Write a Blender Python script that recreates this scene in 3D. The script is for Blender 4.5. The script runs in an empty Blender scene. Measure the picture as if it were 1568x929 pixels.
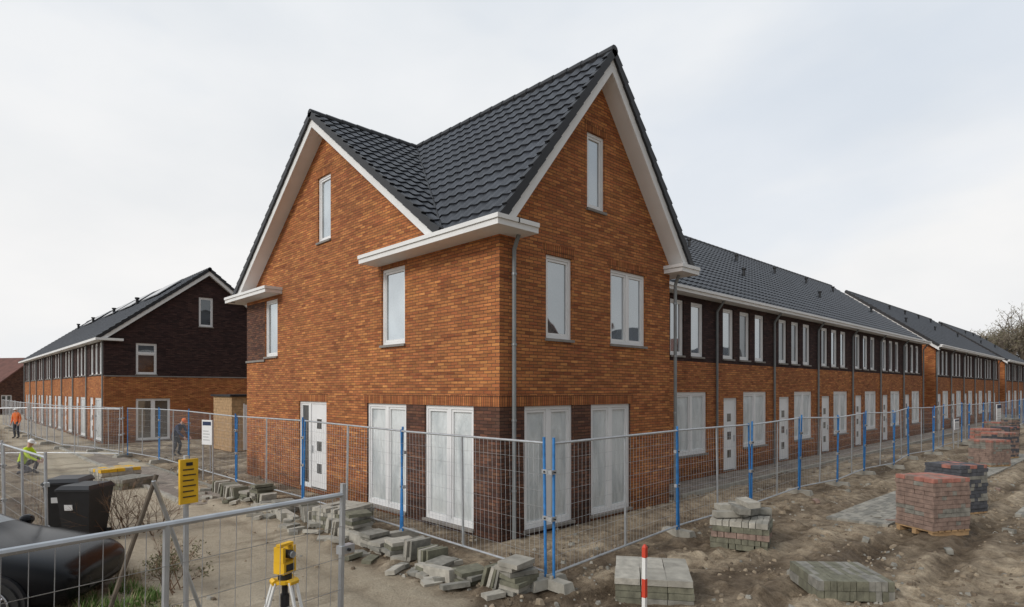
import bpy, bmesh, math, random
from mathutils import Vector, Matrix, noise
random.seed(7)
sc=bpy.context.scene
COL=sc.collection

# ------------------------------------------------------------------ materials
def nm(name):
    m=bpy.data.materials.new(name); m.use_nodes=True
    nt=m.node_tree; nt.nodes.clear()
    out=nt.nodes.new('ShaderNodeOutputMaterial'); b=nt.nodes.new('ShaderNodeBsdfPrincipled')
    nt.links.new(b.outputs[0],out.inputs[0])
    return m,nt,b,out
def N(nt,t,**k):
    n=nt.nodes.new(t)
    for a,v in k.items():
        if a in n.inputs: n.inputs[a].default_value=v
        else: setattr(n,a,v)
    return n
def L(nt,a,b): nt.links.new(a,b)
def mixc(nt,fac,a,b,blend='MIX'):
    n=nt.nodes.new('ShaderNodeMix'); n.data_type='RGBA'; n.blend_type=blend
    for i,v in ((0,fac),(6,a),(7,b)):
        if hasattr(v,'is_linked') or hasattr(v,'links'): nt.links.new(v,n.inputs[i])
        else: n.inputs[i].default_value = v if i==0 else (*v[:3],1)
    return n.outputs[2]
def ramp(nt,src,p0,p1,c0=(0,0,0),c1=(1,1,1)):
    r=nt.nodes.new('ShaderNodeValToRGB'); e=r.color_ramp.elements
    e[0].position=p0;e[0].color=(*c0,1);e[1].position=p1;e[1].color=(*c1,1)
    nt.links.new(src,r.inputs[0]); return r.outputs[0]
def simple(name,col,rough=.6,var=.15,scale=6,metal=0,bump=0.0,bscale=40,spec=.5):
    m,nt,b,o=nm(name)
    tc=N(nt,'ShaderNodeTexCoord'); n=N(nt,'ShaderNodeTexNoise',Scale=scale,Detail=5.0)
    L(nt,tc.outputs['Object'],n.inputs['Vector'])
    r=ramp(nt,n.outputs[0],.3,.7)
    c=mixc(nt,r,[x*(1-var) for x in col],[min(1,x*(1+var)) for x in col])
    L(nt,c,b.inputs['Base Color']); b.inputs['Roughness'].default_value=rough
    b.inputs['Metallic'].default_value=metal; b.inputs['Specular IOR Level'].default_value=spec
    if bump:
        n2=N(nt,'ShaderNodeTexNoise',Scale=bscale,Detail=4.0); L(nt,tc.outputs['Object'],n2.inputs['Vector'])
        bp=N(nt,'ShaderNodeBump',Strength=bump,Distance=.02); L(nt,n2.outputs[0],bp.inputs['Height']); L(nt,bp.outputs[0],b.inputs['Normal'])
    return m
def brick(name,c1,c2,mort,soldier=False,streak=.25,hue=1.0,dirt=True,bw=.22,rh=.0625):
    m,nt,b,o=nm(name)
    tc=N(nt,'ShaderNodeTexCoord')
    def bt_(ca,cb,cm,off=(0,0,0),bias=0):
        src=tc.outputs['UV']
        if off!=(0,0,0):
            mp=N(nt,'ShaderNodeMapping'); mp.inputs['Location'].default_value=off; L(nt,src,mp.inputs[0]); src=mp.outputs[0]
        bt=N(nt,'ShaderNodeTexBrick'); L(nt,src,bt.inputs['Vector'])
        bt.inputs['Scale'].default_value=1; bt.inputs['Mortar Size'].default_value=.007; bt.inputs['Mortar Smooth'].default_value=.25
        bt.inputs['Bias'].default_value=bias
        bt.inputs['Brick Width'].default_value=rh if soldier else bw
        bt.inputs['Row Height'].default_value=bw if soldier else rh
        if soldier: bt.offset=0
        bt.inputs['Color1'].default_value=(*ca,1);bt.inputs['Color2'].default_value=(*cb,1);bt.inputs['Mortar'].default_value=(*cm,1)
        return bt
    bt=bt_(c1,c2,mort)
    W=(rh if soldier else bw);Rr=(bw if soldier else rh)
    l2=bt_((1.12,1.12,1.10),(.62,.60,.62),(1,1,1),(W*50,Rr*36,0),-.3)
    h=hue
    l3=bt_((1+.10*h,1+.14*h,1+.10*h),(1-.06*h,1-.20*h,1-.12*h),(1,1,1),(W*120,Rr*78,0))
    c=mixc(nt,1.0,bt.outputs['Color'],l2.outputs['Color'],'MULTIPLY'); c=mixc(nt,1.0,c,l3.outputs['Color'],'MULTIPLY')
    mp=N(nt,'ShaderNodeMapping'); mp.inputs['Scale'].default_value=(1.1,15,1); L(nt,tc.outputs['UV'],mp.inputs[0])
    n1=N(nt,'ShaderNodeTexNoise',Scale=1.0,Detail=4.0,Roughness=.75); L(nt,mp.outputs[0],n1.inputs['Vector'])
    f1=ramp(nt,n1.outputs[0],.34,.68,(1-streak*1.5,1-streak*1.6,1-streak*1.5),(1+streak*.55,)*3)
    n2=N(nt,'ShaderNodeTexNoise',Scale=.45,Detail=4.0); L(nt,tc.outputs['UV'],n2.inputs['Vector'])
    f2=ramp(nt,n2.outputs[0],.3,.7,(.82,.80,.84),(1.1,1.08,1.04))
    c=mixc(nt,1.0,c,f1,'MULTIPLY'); c=mixc(nt,1.0,c,f2,'MULTIPLY')
    if dirt:
        sx=N(nt,'ShaderNodeSeparateXYZ'); L(nt,tc.outputs['UV'],sx.inputs[0])
        ad=N(nt,'ShaderNodeMath',operation='MULTIPLY_ADD'); L(nt,n2.outputs[0],ad.inputs[0]); ad.inputs[1].default_value=-.6; L(nt,sx.outputs[1],ad.inputs[2])
        f3=ramp(nt,ad.outputs[0],-.25,.35,(.6,.6,.6),(1,1,1))
        c=mixc(nt,1.0,c,f3,'MULTIPLY')
    L(nt,c,b.inputs['Base Color']); b.inputs['Roughness'].default_value=.85; b.inputs['Specular IOR Level'].default_value=.2
    bp=N(nt,'ShaderNodeBump',Strength=.6,Distance=.012,invert=True); L(nt,bt.outputs['Fac'],bp.inputs['Height'])
    n3=N(nt,'ShaderNodeTexNoise',Scale=60.0,Detail=3.0); L(nt,tc.outputs['UV'],n3.inputs['Vector'])
    bp2=N(nt,'ShaderNodeBump',Strength=.35,Distance=.006); L(nt,n3.outputs[0],bp2.inputs['Height']); L(nt,bp.outputs[0],bp2.inputs['Normal'])
    L(nt,bp2.outputs[0],b.inputs['Normal'])
    return m
M={}
M['brick']=brick('orange_brick',(.58,.255,.088),(.40,.155,.058),(.16,.09,.055))
M['brickdark']=brick('dark_brick',(.085,.048,.042),(.045,.028,.027),(.03,.024,.024),hue=.4)
M['brickmid']=brick('brown_brick',(.21,.105,.065),(.10,.058,.045),(.06,.042,.034),hue=.6)
M['soldier']=brick('soldier_brick',(.50,.21,.075),(.35,.135,.05),(.11,.06,.035),True)
M['pave']=brick('pavement_bricks',(.38,.345,.29),(.28,.255,.215),(.25,.21,.16),hue=.3,dirt=False,bw=.21,rh=.105)
M['white']=simple('white_paint',(.80,.80,.80),.4,.04,2)
M['whitetrim']=simple('white_fascia',(.78,.78,.77),.5,.05,1.5)
M['grey']=simple('grey_pipe',(.2,.215,.22),.5,.1)
M['zinc']=simple('zinc',(.3,.32,.33),.4,.1,3,.6)
M['sill']=simple('sill_stone',(.24,.22,.2),.7,.15,8)
M['tile']=simple('roof_tile',(.030,.034,.043),.45,.35,1.7,bump=.15,bscale=25)
M['tiledark']=simple('verge_tile',(.014,.015,.018),.5,.2,4)
M['galv']=simple('galvanised_steel',(.5,.52,.54),.42,.12,8,.6)
M['blue']=simple('blue_steel',(.035,.20,.50),.45,.25,8)
M['conc']=simple('concrete',(.34,.32,.275),.9,.25,5,bump=.4)
M['concg']=simple('paver_grey',(.24,.23,.20),.9,.3,9,bump=.4)
M['paverl']=simple('paver_light',(.42,.395,.34),.9,.22,9,bump=.4)
M['paverm']=simple('paver_mossy',(.17,.165,.12),.9,.3,9,bump=.4)
M['paverr']=simple('paver_red',(.40,.17,.13),.9,.25,9,bump=.3)
M['paverd']=simple('paver_dark',(.085,.088,.10),.85,.3,9,bump=.3)
M['paverb']=simple('paver_brown',(.27,.19,.155),.9,.3,9,bump=.3)
M['wood']=simple('pallet_wood',(.42,.27,.14),.8,.25,7)
M['black']=simple('black_plastic',(.018,.018,.02),.45,.2,5)
M['rubber']=simple('tyre_rubber',(.02,.02,.02),.85,.1,5)
M['carpaint']=simple('black_car_paint',(.005,.0055,.007),.22,.1,3,spec=.22)
M['alloy']=simple('alloy_wheel',(.5,.5,.52),.25,.05,3,.9)
M['yellow']=simple('yellow_plastic',(.80,.47,.02),.45,.12,7)
M['hivis']=simple('hi_vis_fabric',(.62,.85,.03),.8,.1,7)
M['orange']=simple('orange_fabric',(.80,.17,.03),.8,.1,7)
M['navy']=simple('navy_fabric',(.03,.045,.10),.9,.2,7)
M['jean']=simple('work_trousers',(.05,.055,.07),.9,.2,7)
M['skin']=simple('skin',(.55,.32,.24),.6,.05,7)
M['red']=simple('red_paint',(.6,.06,.03),.5,.1,7)
M['bark']=simple('bark',(.13,.105,.08),.9,.3,9)
M['twig']=simple('dry_twigs',(.17,.105,.065),.9,.35,5)
M['leafdull']=simple('dull_leaves',(.115,.105,.05),.8,.4,2)
M['treetwig']=simple('far_twigs',(.20,.165,.12),.9,.35,2)
M['grass']=simple('green_grass',(.10,.18,.03),.7,.4,3)
M['drygrass']=simple('dry_grass',(.30,.235,.14),.8,.35,3)
M['redroof']=simple('old_red_roof',(.15,.065,.05),.8,.25,2)
M['hat']=simple('white_hard_hat',(.8,.8,.78),.3,.03)
M['lamp']=simple('headlight_glass',(.30,.32,.34),.06,.5,14,.3)
M['solar']=simple('solar_panel',(.02,.025,.045),.12,.1,3,spec=.8)
M['soilclod']=simple('soil_clod',(.30,.24,.17),.95,.35,6,bump=.5)
M['soildark']=simple('damp_soil_clod',(.15,.115,.08),.95,.35,6,bump=.5)
def glassmat(name,base,gl):
    m,nt,b,o=nm(name)
    tc=N(nt,'ShaderNodeTexCoord'); n=N(nt,'ShaderNodeTexNoise',Scale=.9,Detail=2.0); L(nt,tc.outputs['Object'],n.inputs['Vector'])
    c=mixc(nt,ramp(nt,n.outputs[0],.38,.62),[x*.35 for x in base],[x*1.35 for x in base]); L(nt,c,b.inputs['Base Color'])
    b.inputs['Roughness'].default_value=.3
    g=N(nt,'ShaderNodeBsdfGlossy'); g.inputs['Roughness'].default_value=.02; g.inputs['Color'].default_value=(.90,.96,1,1)
    n2=N(nt,'ShaderNodeTexNoise',Scale=1.6,Detail=1.0); L(nt,tc.outputs['Object'],n2.inputs['Vector'])
    bp=N(nt,'ShaderNodeBump',Strength=.05,Distance=.05); L(nt,n2.outputs[0],bp.inputs['Height']); L(nt,bp.outputs[0],g.inputs['Normal'])
    mx=N(nt,'ShaderNodeMixShader'); mx.inputs[0].default_value=gl
    L(nt,b.outputs[0],mx.inputs[1]);L(nt,g.outputs[0],mx.inputs[2]);L(nt,mx.outputs[0],o.inputs[0]); return m
M['glass']=glassmat('window_glass',(.10,.11,.115),.52)
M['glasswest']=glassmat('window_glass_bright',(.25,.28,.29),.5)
M['glassdark']=glassmat('window_glass_dark',(.05,.055,.06),.2)
def filmmat():
    m,nt,b,o=nm('protective_film')
    tc=N(nt,'ShaderNodeTexCoord'); mp=N(nt,'ShaderNodeMapping'); mp.inputs['Scale'].default_value=(1.6,.55,1); L(nt,tc.outputs['UV'],mp.inputs[0])
    n=N(nt,'ShaderNodeTexNoise',Scale=1.6,Detail=5.0,Distortion=.9); L(nt,mp.outputs[0],n.inputs['Vector'])
    c=mixc(nt,ramp(nt,n.outputs[0],.30,.58),(.48,.52,.53),(.70,.73,.73))
    sx=N(nt,'ShaderNodeSeparateXYZ'); L(nt,tc.outputs['UV'],sx.inputs[0])
    c=mixc(nt,1.0,c,ramp(nt,sx.outputs[1],.1,.8,(.84,.83,.81),(1,1,1)),'MULTIPLY'); L(nt,c,b.inputs['Base Color'])
    b.inputs['Roughness'].default_value=.25
    n2=N(nt,'ShaderNodeTexNoise',Scale=5.0,Detail=4.0,Distortion=2.0); L(nt,mp.outputs[0],n2.inputs['Vector'])
    bp=N(nt,'ShaderNodeBump',Strength=.5,Distance=.04); L(nt,n2.outputs[0],bp.inputs['Height']); L(nt,bp.outputs[0],b.inputs['Normal'])
    return m
M['film']=filmmat()

# ------------------------------------------------------------------ mesh builder
class MB:
    def __init__(s): s.v=[];s.f=[];s.m=[];s.uv=[]
    def face(s,pts,mat,uvs=None):
        pts=[Vector(p) for p in pts]; i=len(s.v); s.v+=pts; s.f.append(list(range(i,i+len(pts)))); s.m.append(mat)
        if uvs is None:
            n=(pts[1]-pts[0]).cross(pts[2]-pts[0])
            if len(pts)>3 and n.length<1e-9: n=(pts[2]-pts[0]).cross(pts[3]-pts[0])
            ax,ay,az=abs(n.x),abs(n.y),abs(n.z)
            if az>max(ax,ay)*1.01: uvs=[(p.x,p.y) for p in pts]
            elif ax>ay: uvs=[(p.y,p.z) for p in pts]
            else: uvs=[(p.x,p.z) for p in pts]
        s.uv+=uvs
    def hexa(s,c,mat):
        for q in ((3,2,1,0),(4,5,6,7),(0,1,5,4),(1,2,6,5),(2,3,7,6),(3,0,4,7)): s.face([c[k] for k in q],mat)
    def box(s,x0,x1,y0,y1,z0,z1,mat):
        s.hexa([(x0,y0,z0),(x1,y0,z0),(x1,y1,z0),(x0,y1,z0),(x0,y0,z1),(x1,y0,z1),(x1,y1,z1),(x0,y1,z1)],mat)
    def mbox(s,mx,hx,hy,hz,mat,bev=0):
        c=[mx@Vector(p) for p in ((-hx,-hy,-hz),(hx,-hy,-hz),(hx,hy,-hz),(-hx,hy,-hz),(-hx,-hy,hz),(hx,-hy,hz),(hx,hy,hz),(-hx,hy,hz))]
        s.hexa(c,mat)
    def ell(s,mx,rx,ry,rz,mat,nu=20,nv=10):
        P=lambda i,j: mx@Vector((rx*math.cos(2*math.pi*i/nu)*math.sin(math.pi*j/nv),ry*math.sin(2*math.pi*i/nu)*math.sin(math.pi*j/nv),rz*math.cos(math.pi*j/nv)))
        for j in range(nv):
            for i in range(nu):
                q=[P(i,j),P(i,j+1),P(i+1,j+1),P(i+1,j)]
                if j==0:q=q[:3]
                elif j==nv-1:q=[q[0],q[1],q[3]]
                s.face(q,mat)
    def tube(s,p,q,r,mat,n=8,r2=None,cap=True):
        p=Vector(p);q=Vector(q);d=q-p
        if d.length<1e-6:return
        r2=r if r2 is None else r2
        a=d.orthogonal().normalized();b=d.normalized().cross(a)
        A=[];B=[]
        for i in range(n):
            t=2*math.pi*i/n;o=a*math.cos(t)+b*math.sin(t);A.append(p+o*r);B.append(q+o*r2)
        for i in range(n):
            j=(i+1)%n; s.face([A[i],A[j],B[j],B[i]],mat)
        if cap and n>3: s.face(A[::-1],mat);s.face(B,mat)
    def prism(s,poly,axis,a,b,mat):
        def P(h,z,e): return (h,e,z) if axis=='y' else (e,h,z)
        A=[P(h,z,a) for h,z in poly];B=[P(h,z,b) for h,z in poly]
        s.face(A,mat);s.face(B[::-1],mat)
        for i in range(len(poly)):
            j=(i+1)%len(poly); s.face([A[i],B[i],B[j],A[j]],mat)
    def obj(s,name,parent=None,weld=False):
        me=bpy.data.meshes.new(name); me.from_pydata([tuple(v) for v in s.v],[],s.f)
        used=sorted(set(s.m)); idx={k:i for i,k in enumerate(used)}
        for k in used: me.materials.append(M[k])
        me.polygons.foreach_set('material_index',[idx[k] for k in s.m])
        ul=me.uv_layers.new(name='UVMap'); flat=[c for u in s.uv for c in u]; ul.data.foreach_set('uv',flat)
        me.update()
        o=bpy.data.objects.new(name,me); COL.objects.link(o)
        if parent: o.parent=parent
        return o
def empty(name,loc=(0,0,0)):
    e=bpy.data.objects.new(name,None); e.empty_display_size=.3; COL.objects.link(e); e.location=loc; return e

# ------------------------------------------------------------------ terrain height
def nz(x,y,f,o=0): return noise.noise(Vector((x*f+o,y*f-o,o*.37)))
def road_mask(x,y):
    w=.35*nz(x,y,.6,3)+.15*nz(x,y,2.5,9)
    c=-3.75+.03*(y-4)
    d=abs(x-c+w)
    m=max(0,min(1,(1.75-d)/.5))
    if y<-3.5: m*=max(0,1-(-3.5-y)/1.5)
    return m
def H(x,y):
    r=road_mask(x,y)
    a=1-.82*r
    pv=0
    if 5.5<x<31: 
        pv=max(math.exp(-((y-(-4.0-.02*(x-6.4)))/.75)**4),math.exp(-((y+6.6)/.6)**4) if x>9 else 0)
        a*=1-.9*pv
    if 7.5<y<29 and -3.2<x<-1.4: a*=.45
    h=.07*nz(x,y,.35,1)*(1-pv)+a*(.06*nz(x,y,1.1,5)+.038*nz(x,y,2.7,8)+.026*nz(x,y,6,2))
    k=nz(x,y,4.1,20); h+=a*max(0,k-.15)*.14
    if x>-3 and y<-2.3:
        for yc,w in ((-3.1,.5),(-5.2,1),(-6.3,.8),(-7.3,1),(-8.6,1)):
            dd=y-(yc+.35*math.sin(x*.25+yc))
            if abs(dd)<1: h-= a*w*.09*math.exp(-(dd/.16)**2)*(1+.25*math.sin(x*28)); h+=a*w*.045*math.exp(-((abs(dd)-.30)/.11)**2)
    for xc in (-4.5,-2.95):
        dd=x-(xc+.03*(y-4)+.12*math.sin(y*.3)); h-=r*.035*math.exp(-(dd/.16)**2)
    h+=.55*math.exp(-(((x-11)/5)**2+((y+9.2)/1.3)**2))
    def near(x0,x1,y0,y1):
        dx=max(x0-x,0,x-x1);dy=max(y0-y,0,y-y1);return math.hypot(dx,dy)
    d=min(near(0,5.7,0,12),near(5.7,90,1.35,12),near(-1.07,9,28.7,66))
    h*=min(1,.25+d/1.5)
    if d<=0: h=-.08
    dist=math.hypot(x+3,y+3)
    if dist>60: h*=max(0,1-(dist-60)/40)
    return h

# ------------------------------------------------------------------ wall helper
def PP(pl,a,z,o):
    ax,c=pl
    return (c+o,a,z) if ax=='x' else (a,c+o,z)
def wall(mb,pl,top,z0,ops,matf,ab=[],zb=[],reveal=.12):
    a0,a1=top[0][0],top[-1][0]
    def T(a):
        for (p,zp),(q,zq) in zip(top,top[1:]):
            if p<=a<=q: return zp+(zq-zp)*(a-p)/(q-p) if q>p else zp
        return top[-1][1]
    br=sorted(set([round(v,4) for v in [t[0] for t in top]+list(ab)+[o[0] for o in ops]+[o[1] for o in ops] if a0<=v<=a1]))
    for p,q in zip(br,br[1:]):
        mid=(p+q)/2; mt=min(T(p+1e-6),T(q-1e-6))
        oo=[o for o in ops if o[0]<mid<o[1]]
        zs=sorted(set([z0]+[z for z in zb if z<mt]+[o[2] for o in oo]+[o[3] for o in oo]))
        for i,z in enumerate(zs):
            last=i==len(zs)-1
            z2=None if last else zs[i+1]
            zm=z+.05 if last else (z+z2)/2
            if any(o[2]<zm<o[3] for o in oo): continue
            tp,tq=(T(p+1e-6),T(q-1e-6)) if last else (z2,z2)
            mb.face([PP(pl,p,z,0),PP(pl,q,z,0),PP(pl,q,tq,0),PP(pl,p,tp,0)],matf(mid,zm))
    for a,b,z,w in [o[:4] for o in ops]:
        m=matf(a-.01,(z+w)/2)
        mb.face([PP(pl,a,z,0),PP(pl,a,w,0),PP(pl,a,w,reveal),PP(pl,a,z,reveal)],m)
        mb.face([PP(pl,b,z,0),PP(pl,b,w,0),PP(pl,b,w,reveal),PP(pl,b,z,reveal)],m)
        mb.face([PP(pl,a,w,0),PP(pl,b,w,0),PP(pl,b,w,reveal),PP(pl,a,w,reveal)],m)
        mb.face([PP(pl,a,z,0),PP(pl,b,z,0),PP(pl,b,z,reveal),PP(pl,a,z,reveal)],'sill')
def pbox(mb,pl,a0,a1,z0,z1,o0,o1,mat):
    if pl[0]=='x': mb.box(pl[1]+o0,pl[1]+o1,a0,a1,z0,z1,mat)
    else: mb.box(a0,a1,pl[1]+o0,pl[1]+o1,z0,z1,mat)
def window(mb,pl,a,b,z,w,glass='glass',mull=[],sill=True,fw=.065,trans=[],sash=.05,lintel=None):
    fo,fi=.045,.115
    pbox(mb,pl,a,a+fw,z,w,fo,fi,'white');pbox(mb,pl,b-fw,b,z,w,fo,fi,'white')
    pbox(mb,pl,a+fw,b-fw,z,z+fw,fo,fi,'white');pbox(mb,pl,a+fw,b-fw,w-fw,w,fo,fi,'white')
    cols=[a+fw]
    for m in mull:
        pbox(mb,pl,m-fw*.75,m+fw*.75,z+fw,w-fw,fo,fi,'white'); cols+=[m-fw*.75,m+fw*.75]
    cols.append(b-fw)
    for i in range(0,len(cols),2):
        p,q=cols[i],cols[i+1]
        zz=[z+fw]
        for t in trans: pbox(mb,pl,p,q,t-fw*.5,t+fw*.5,fo,fi,'white'); zz+=[t-fw*.5,t+fw*.5]
        zz.append(w-fw)
        for j in range(0,len(zz),2):
            u,v=zz[j],zz[j+1]
            if sash:
                s=sash; so,si=.06,.105
                pbox(mb,pl,p+.004,p+s,u+.004,v-.004,so,si,'white');pbox(mb,pl,q-s,q-.004,u+.004,v-.004,so,si,'white')
                pbox(mb,pl,p+s,q-s,u+.004,u+s,so,si,'white');pbox(mb,pl,p+s,q-s,v-s,v-.004,so,si,'white')
            else: s=0
            if glass=='film':
                K=6; off=[[.088-.016*random.random() if 0<i2<K and 0<j2<K else .095 for j2 in range(K+1)] for i2 in range(K+1)]
                for i2 in range(K):
                    for j2 in range(K):
                        P=lambda i3,j3: PP(pl,p+s+(q-p-2*s)*i3/K,u+s+(v-u-2*s)*j3/K,off[i3][j3])
                        mb.face([P(i2,j2),P(i2+1,j2),P(i2+1,j2+1),P(i2,j2+1)],glass)
            else:
                mb.face([PP(pl,p+s,u+s,.09),PP(pl,q-s,u+s,.09),PP(pl,q-s,v-s,.09),PP(pl,p+s,v-s,.09)],glass)
    if sill:
        pbox(mb,pl,a-.03,b+.03,z-.055,z-.003,-.05,.05,'sill')
    if lintel:
        pbox(mb,pl,a-.08,b+.08,w+.003,w+.21,-.004,.02,lintel)
def door(mb,pl,a,b,z,w,win=True):
    fo,fi=.04,.115
    pbox(mb,pl,a,a+.06,z,w,fo,fi,'white');pbox(mb,pl,b-.06,b,z,w,fo,fi,'white');pbox(mb,pl,a+.06,b-.06,w-.06,w,fo,fi,'white')
    pbox(mb,pl,a+.065,b-.065,z+.03,w-.065,.06,.11,'white')
    m=(a+b)/2
    for k in range(3):
        c=z+.55+k*.6; pbox(mb,pl,m-.13,m+.13,c-.13,c+.13,.055,.06,'glassdark')
        pbox(mb,pl,m-.15,m+.15,c+.13,c+.15,.05,.06,'white')
    pbox(mb,pl,b-.16,b-.13,z+.95,z+1.15,.03,.06,'galv')

# ------------------------------------------------------------------ tiled roof
def tile_roof(name,parent,p0,U,V,ul,vl,clips=[],tw=.30,c=.345,seg=6,amp=.03):
    U=Vector(U).normalized();V=Vector(V).normalized();n=U.cross(V)
    if n.z<0:n=-n
    p0=Vector(p0)
    bm=bmesh.new(); nu=int(round(ul/tw*seg)); du=ul/nu
    rows=[(0,-.03)]
    k=0
    while k*c<vl:
        v1=min(vl,(k+1)*c); rows.append((k*c,.038)); rows.append((v1+.0,.006)); k+=1
    grid=[]
    for v,h in rows:
        r=[]
        for i in range(nu+1):
            u=i*du; ph=(u/tw)%1.0
            pr=amp*(.5+.5*math.cos(2*math.pi*ph))**1.6
            kk=int(v/c+.001); jit=.004*nz(int(u/tw)*3.1,kk*2.7,1.0,4)
            r.append(bm.verts.new(p0+U*u+V*v+n*(h+pr+jit)))
        grid.append(r)
    for a,b in zip(grid,grid[1:]):
        for i in range(nu): bm.faces.new((a[i],a[i+1],b[i+1],b[i]))
    for co,no in clips:
        bmesh.ops.bisect_plane(bm,geom=bm.verts[:]+bm.edges[:]+bm.faces[:],plane_co=co,plane_no=no,clear_outer=True)
    bmesh.ops.recalc_face_normals(bm,faces=bm.faces)
    me=bpy.data.meshes.new(name);bm.to_mesh(me);bm.free();me.materials.append(M['tile'])
    o=bpy.data.objects.new(name,me);COL.objects.link(o);o.parent=parent
    return o
def ridge(mb,p,q,r=.11):
    p=Vector(p);q=Vector(q);d=(q-p);n=max(1,int(d.length/.42));
    for i in range(n):
        a=p+d*(i/n);b=p+d*((i+1)/n+.03/d.length)
        mb.tube(a,b,r,'tiledark',10,r*.88)
def verge(mb,axis,e,apex,end,side,c=.345):
    A=Vector((apex[0],apex[1]));E=Vector((end[0],end[1]));d=(E-A);Ln=d.length;d/=Ln
    nrm=Vector((-d.y,d.x)); 
    if nrm.y<0:nrm=-nrm
    n=int(Ln/c); 
    for i in range(n):
        a=A+d*(i*Ln/n);b=A+d*((i+1)*Ln/n)
        poly=[a+nrm*.045,b+nrm*.085,b-nrm*.085,a-nrm*.10]
        mb.prism([(p.x,p.y) for p in poly],axis,e,e+side*.12,'tiledark')
def rake(mb,axis,e,wallc,apex,end,dep=.20,zc=None):
    A=Vector(apex);E=Vector(end);d=(E-A).normalized();nrm=Vector((-d.y,d.x))
    if nrm.y<0:nrm=-nrm
    vz=1/abs(nrm.y); k=d.y/d.x
    def seg(o0,o1):
        zlo=zc if zc is not None else -99
        out=[(A.x,A.y-o0*vz)]
        for o in (o0,o1):
            z=E.y-o*vz; x=E.x
            if z<zlo: x=A.x+(zlo-(A.y-o*vz))/k; z=zlo
            out.append((x,z))
        out.append((A.x,A.y-o1*vz)); return out
    mb.prism(seg(.07,.07+dep),axis,e,e+.035,'whitetrim')
    mb.prism(seg(.07+dep-.05,.07+dep-.02),axis,e+.036,wallc,'whitetrim')

# ================================================================== MAIN CORNER HOUSE
RZ=9.86; SA=.745; SB=1.275; TR=6.7; SR=2.85
house=empty('brick_house')
mb=MB()
LP=('x',0.0); RP=('y',0.0)
dark_z=2.45
def mfL(a,z):
    if z<dark_z and a<3.0: return 'brickmid'
    if a>10.71 and 3.7<z<5.5: return 'brickmid'
    return 'brick'
opsL=[(.735,2.32,.1,2.45),(3.0,4.64,.1,2.45),(6.68,8.32,.1,2.45),(3.05,4.0,3.78,5.5),(9.78,10.7,3.78,5.5),(6.45,7.17,6.68,8.4)]
topL=[(0,5.98),(1.14,5.6),(TR,9.7),(12.2,5.62)]
wall(mb,LP,topL,-.3,opsL,mfL,ab=[3.0,10.71],zb=[dark_z,3.7,5.5])
opsR=[(.637,2.04,.1,2.45),(2.63,4.05,.1,2.45),(1.234,2.016,3.78,5.43),(3.31,4.65,3.78,5.43),(2.5,3.1,6.6,8.22)]
topR=[(0,6.02),(SR,9.66),(5.7,6.02)]
wall(mb,RP,topR,-.3,opsR,lambda a,z:'brickmid' if z<dark_z and a<2.63 else 'brick',ab=[2.63],zb=[dark_z])
mb.face([(5.7,0,-.3),(5.7,1.35,-.3),(5.7,1.35,6.0),(5.7,0,6.0)],'brick')
mb.face([(0,12.2,-.3),(5.7,12.2,-.3),(5.7,12.2,5.62),(0,12.2,5.62)],'brick')
pbox(mb,LP,0,4.8,2.453,2.66,-.004,.02,'soldier'); pbox(mb,LP,6.6,8.4,2.453,2.66,-.004,.02,'soldier')
pbox(mb,RP,.0,4.15,2.453,2.66,-.004,.02,'soldier')
mb.obj('walls',house)
mb=MB()
window(mb,LP,.735,2.32,.1,2.45,'film',[1.53],fw=.075)
window(mb,LP,3.0,4.64,.1,2.45,'film',[3.82],fw=.075)
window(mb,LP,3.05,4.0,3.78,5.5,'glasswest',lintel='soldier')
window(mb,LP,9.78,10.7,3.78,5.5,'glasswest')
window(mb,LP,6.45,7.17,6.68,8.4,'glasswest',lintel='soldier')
window(mb,LP,7.72,8.32,.1,2.45,'glassdark',fw=.06,sill=False)
door(mb,LP,6.68,7.715,.1,2.45)
pbox(mb,LP,10.7,12.2,3.64,3.7,-.045,-.002,'sill')
window(mb,RP,.637,2.04,.1,2.45,'film',[1.34],fw=.075)
window(mb,RP,2.63,4.05,.1,2.45,'film',[3.34],fw=.075)
window(mb,RP,1.234,2.016,3.78,5.43,'glass',lintel='soldier')
window(mb,RP,3.31,4.65,3.78,5.43,'glass',[3.98],lintel='soldier')
window(mb,RP,2.5,3.1,6.6,8.22,'glass',lintel='soldier')
mb.obj('windows_and_door',house)
mb=MB()
def canopy(x0,x1,y0,y1):
    mb.box(x0,x1,y0,y1,5.60,5.70,'whitetrim'); mb.box(x0-.03,x1,y0-.03,y1+.0,5.703,5.78,'whitetrim')
canopy(-.5,-.002,-.5,4.15); canopy(.0,.5,-.5,-.002)
canopy(-.5,-.002,9.45,12.75); canopy(-.002,5.7,12.203,12.75)
canopy(5.45,6.25,-.5,-.002); canopy(5.703,6.25,0,1.2)
ZC=5.784
rake(mb,'y',-.4,0,(SR,RZ),(-.42,RZ-SB*3.27),zc=ZC); rake(mb,'y',-.4,0,(SR,RZ),(6.12,RZ-SB*3.27),zc=ZC)
rake(mb,'x',-.4,0,(TR,RZ),(1.15,RZ-SA*5.55),zc=ZC); rake(mb,'x',-.4,0,(TR,RZ),(12.35,RZ-SA*5.65),zc=ZC)
mb.obj('bargeboards_and_gutters',house)
mb=MB()
verge(mb,'y',-.46,(SR,RZ),(-.42,RZ-SB*3.27),1); verge(mb,'y',-.46,(SR,RZ),(6.12,RZ-SB*3.27),1)
verge(mb,'x',-.46,(TR,RZ),(1.25,RZ-SA*5.45),1); verge(mb,'x',-.46,(TR,RZ),(12.35,RZ-SA*5.65),1)
ridge(mb,(SR,-.46,RZ+.0),(SR,TR,RZ+.0)); ridge(mb,(-.46,TR,RZ),(6.2,TR,RZ))
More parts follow.
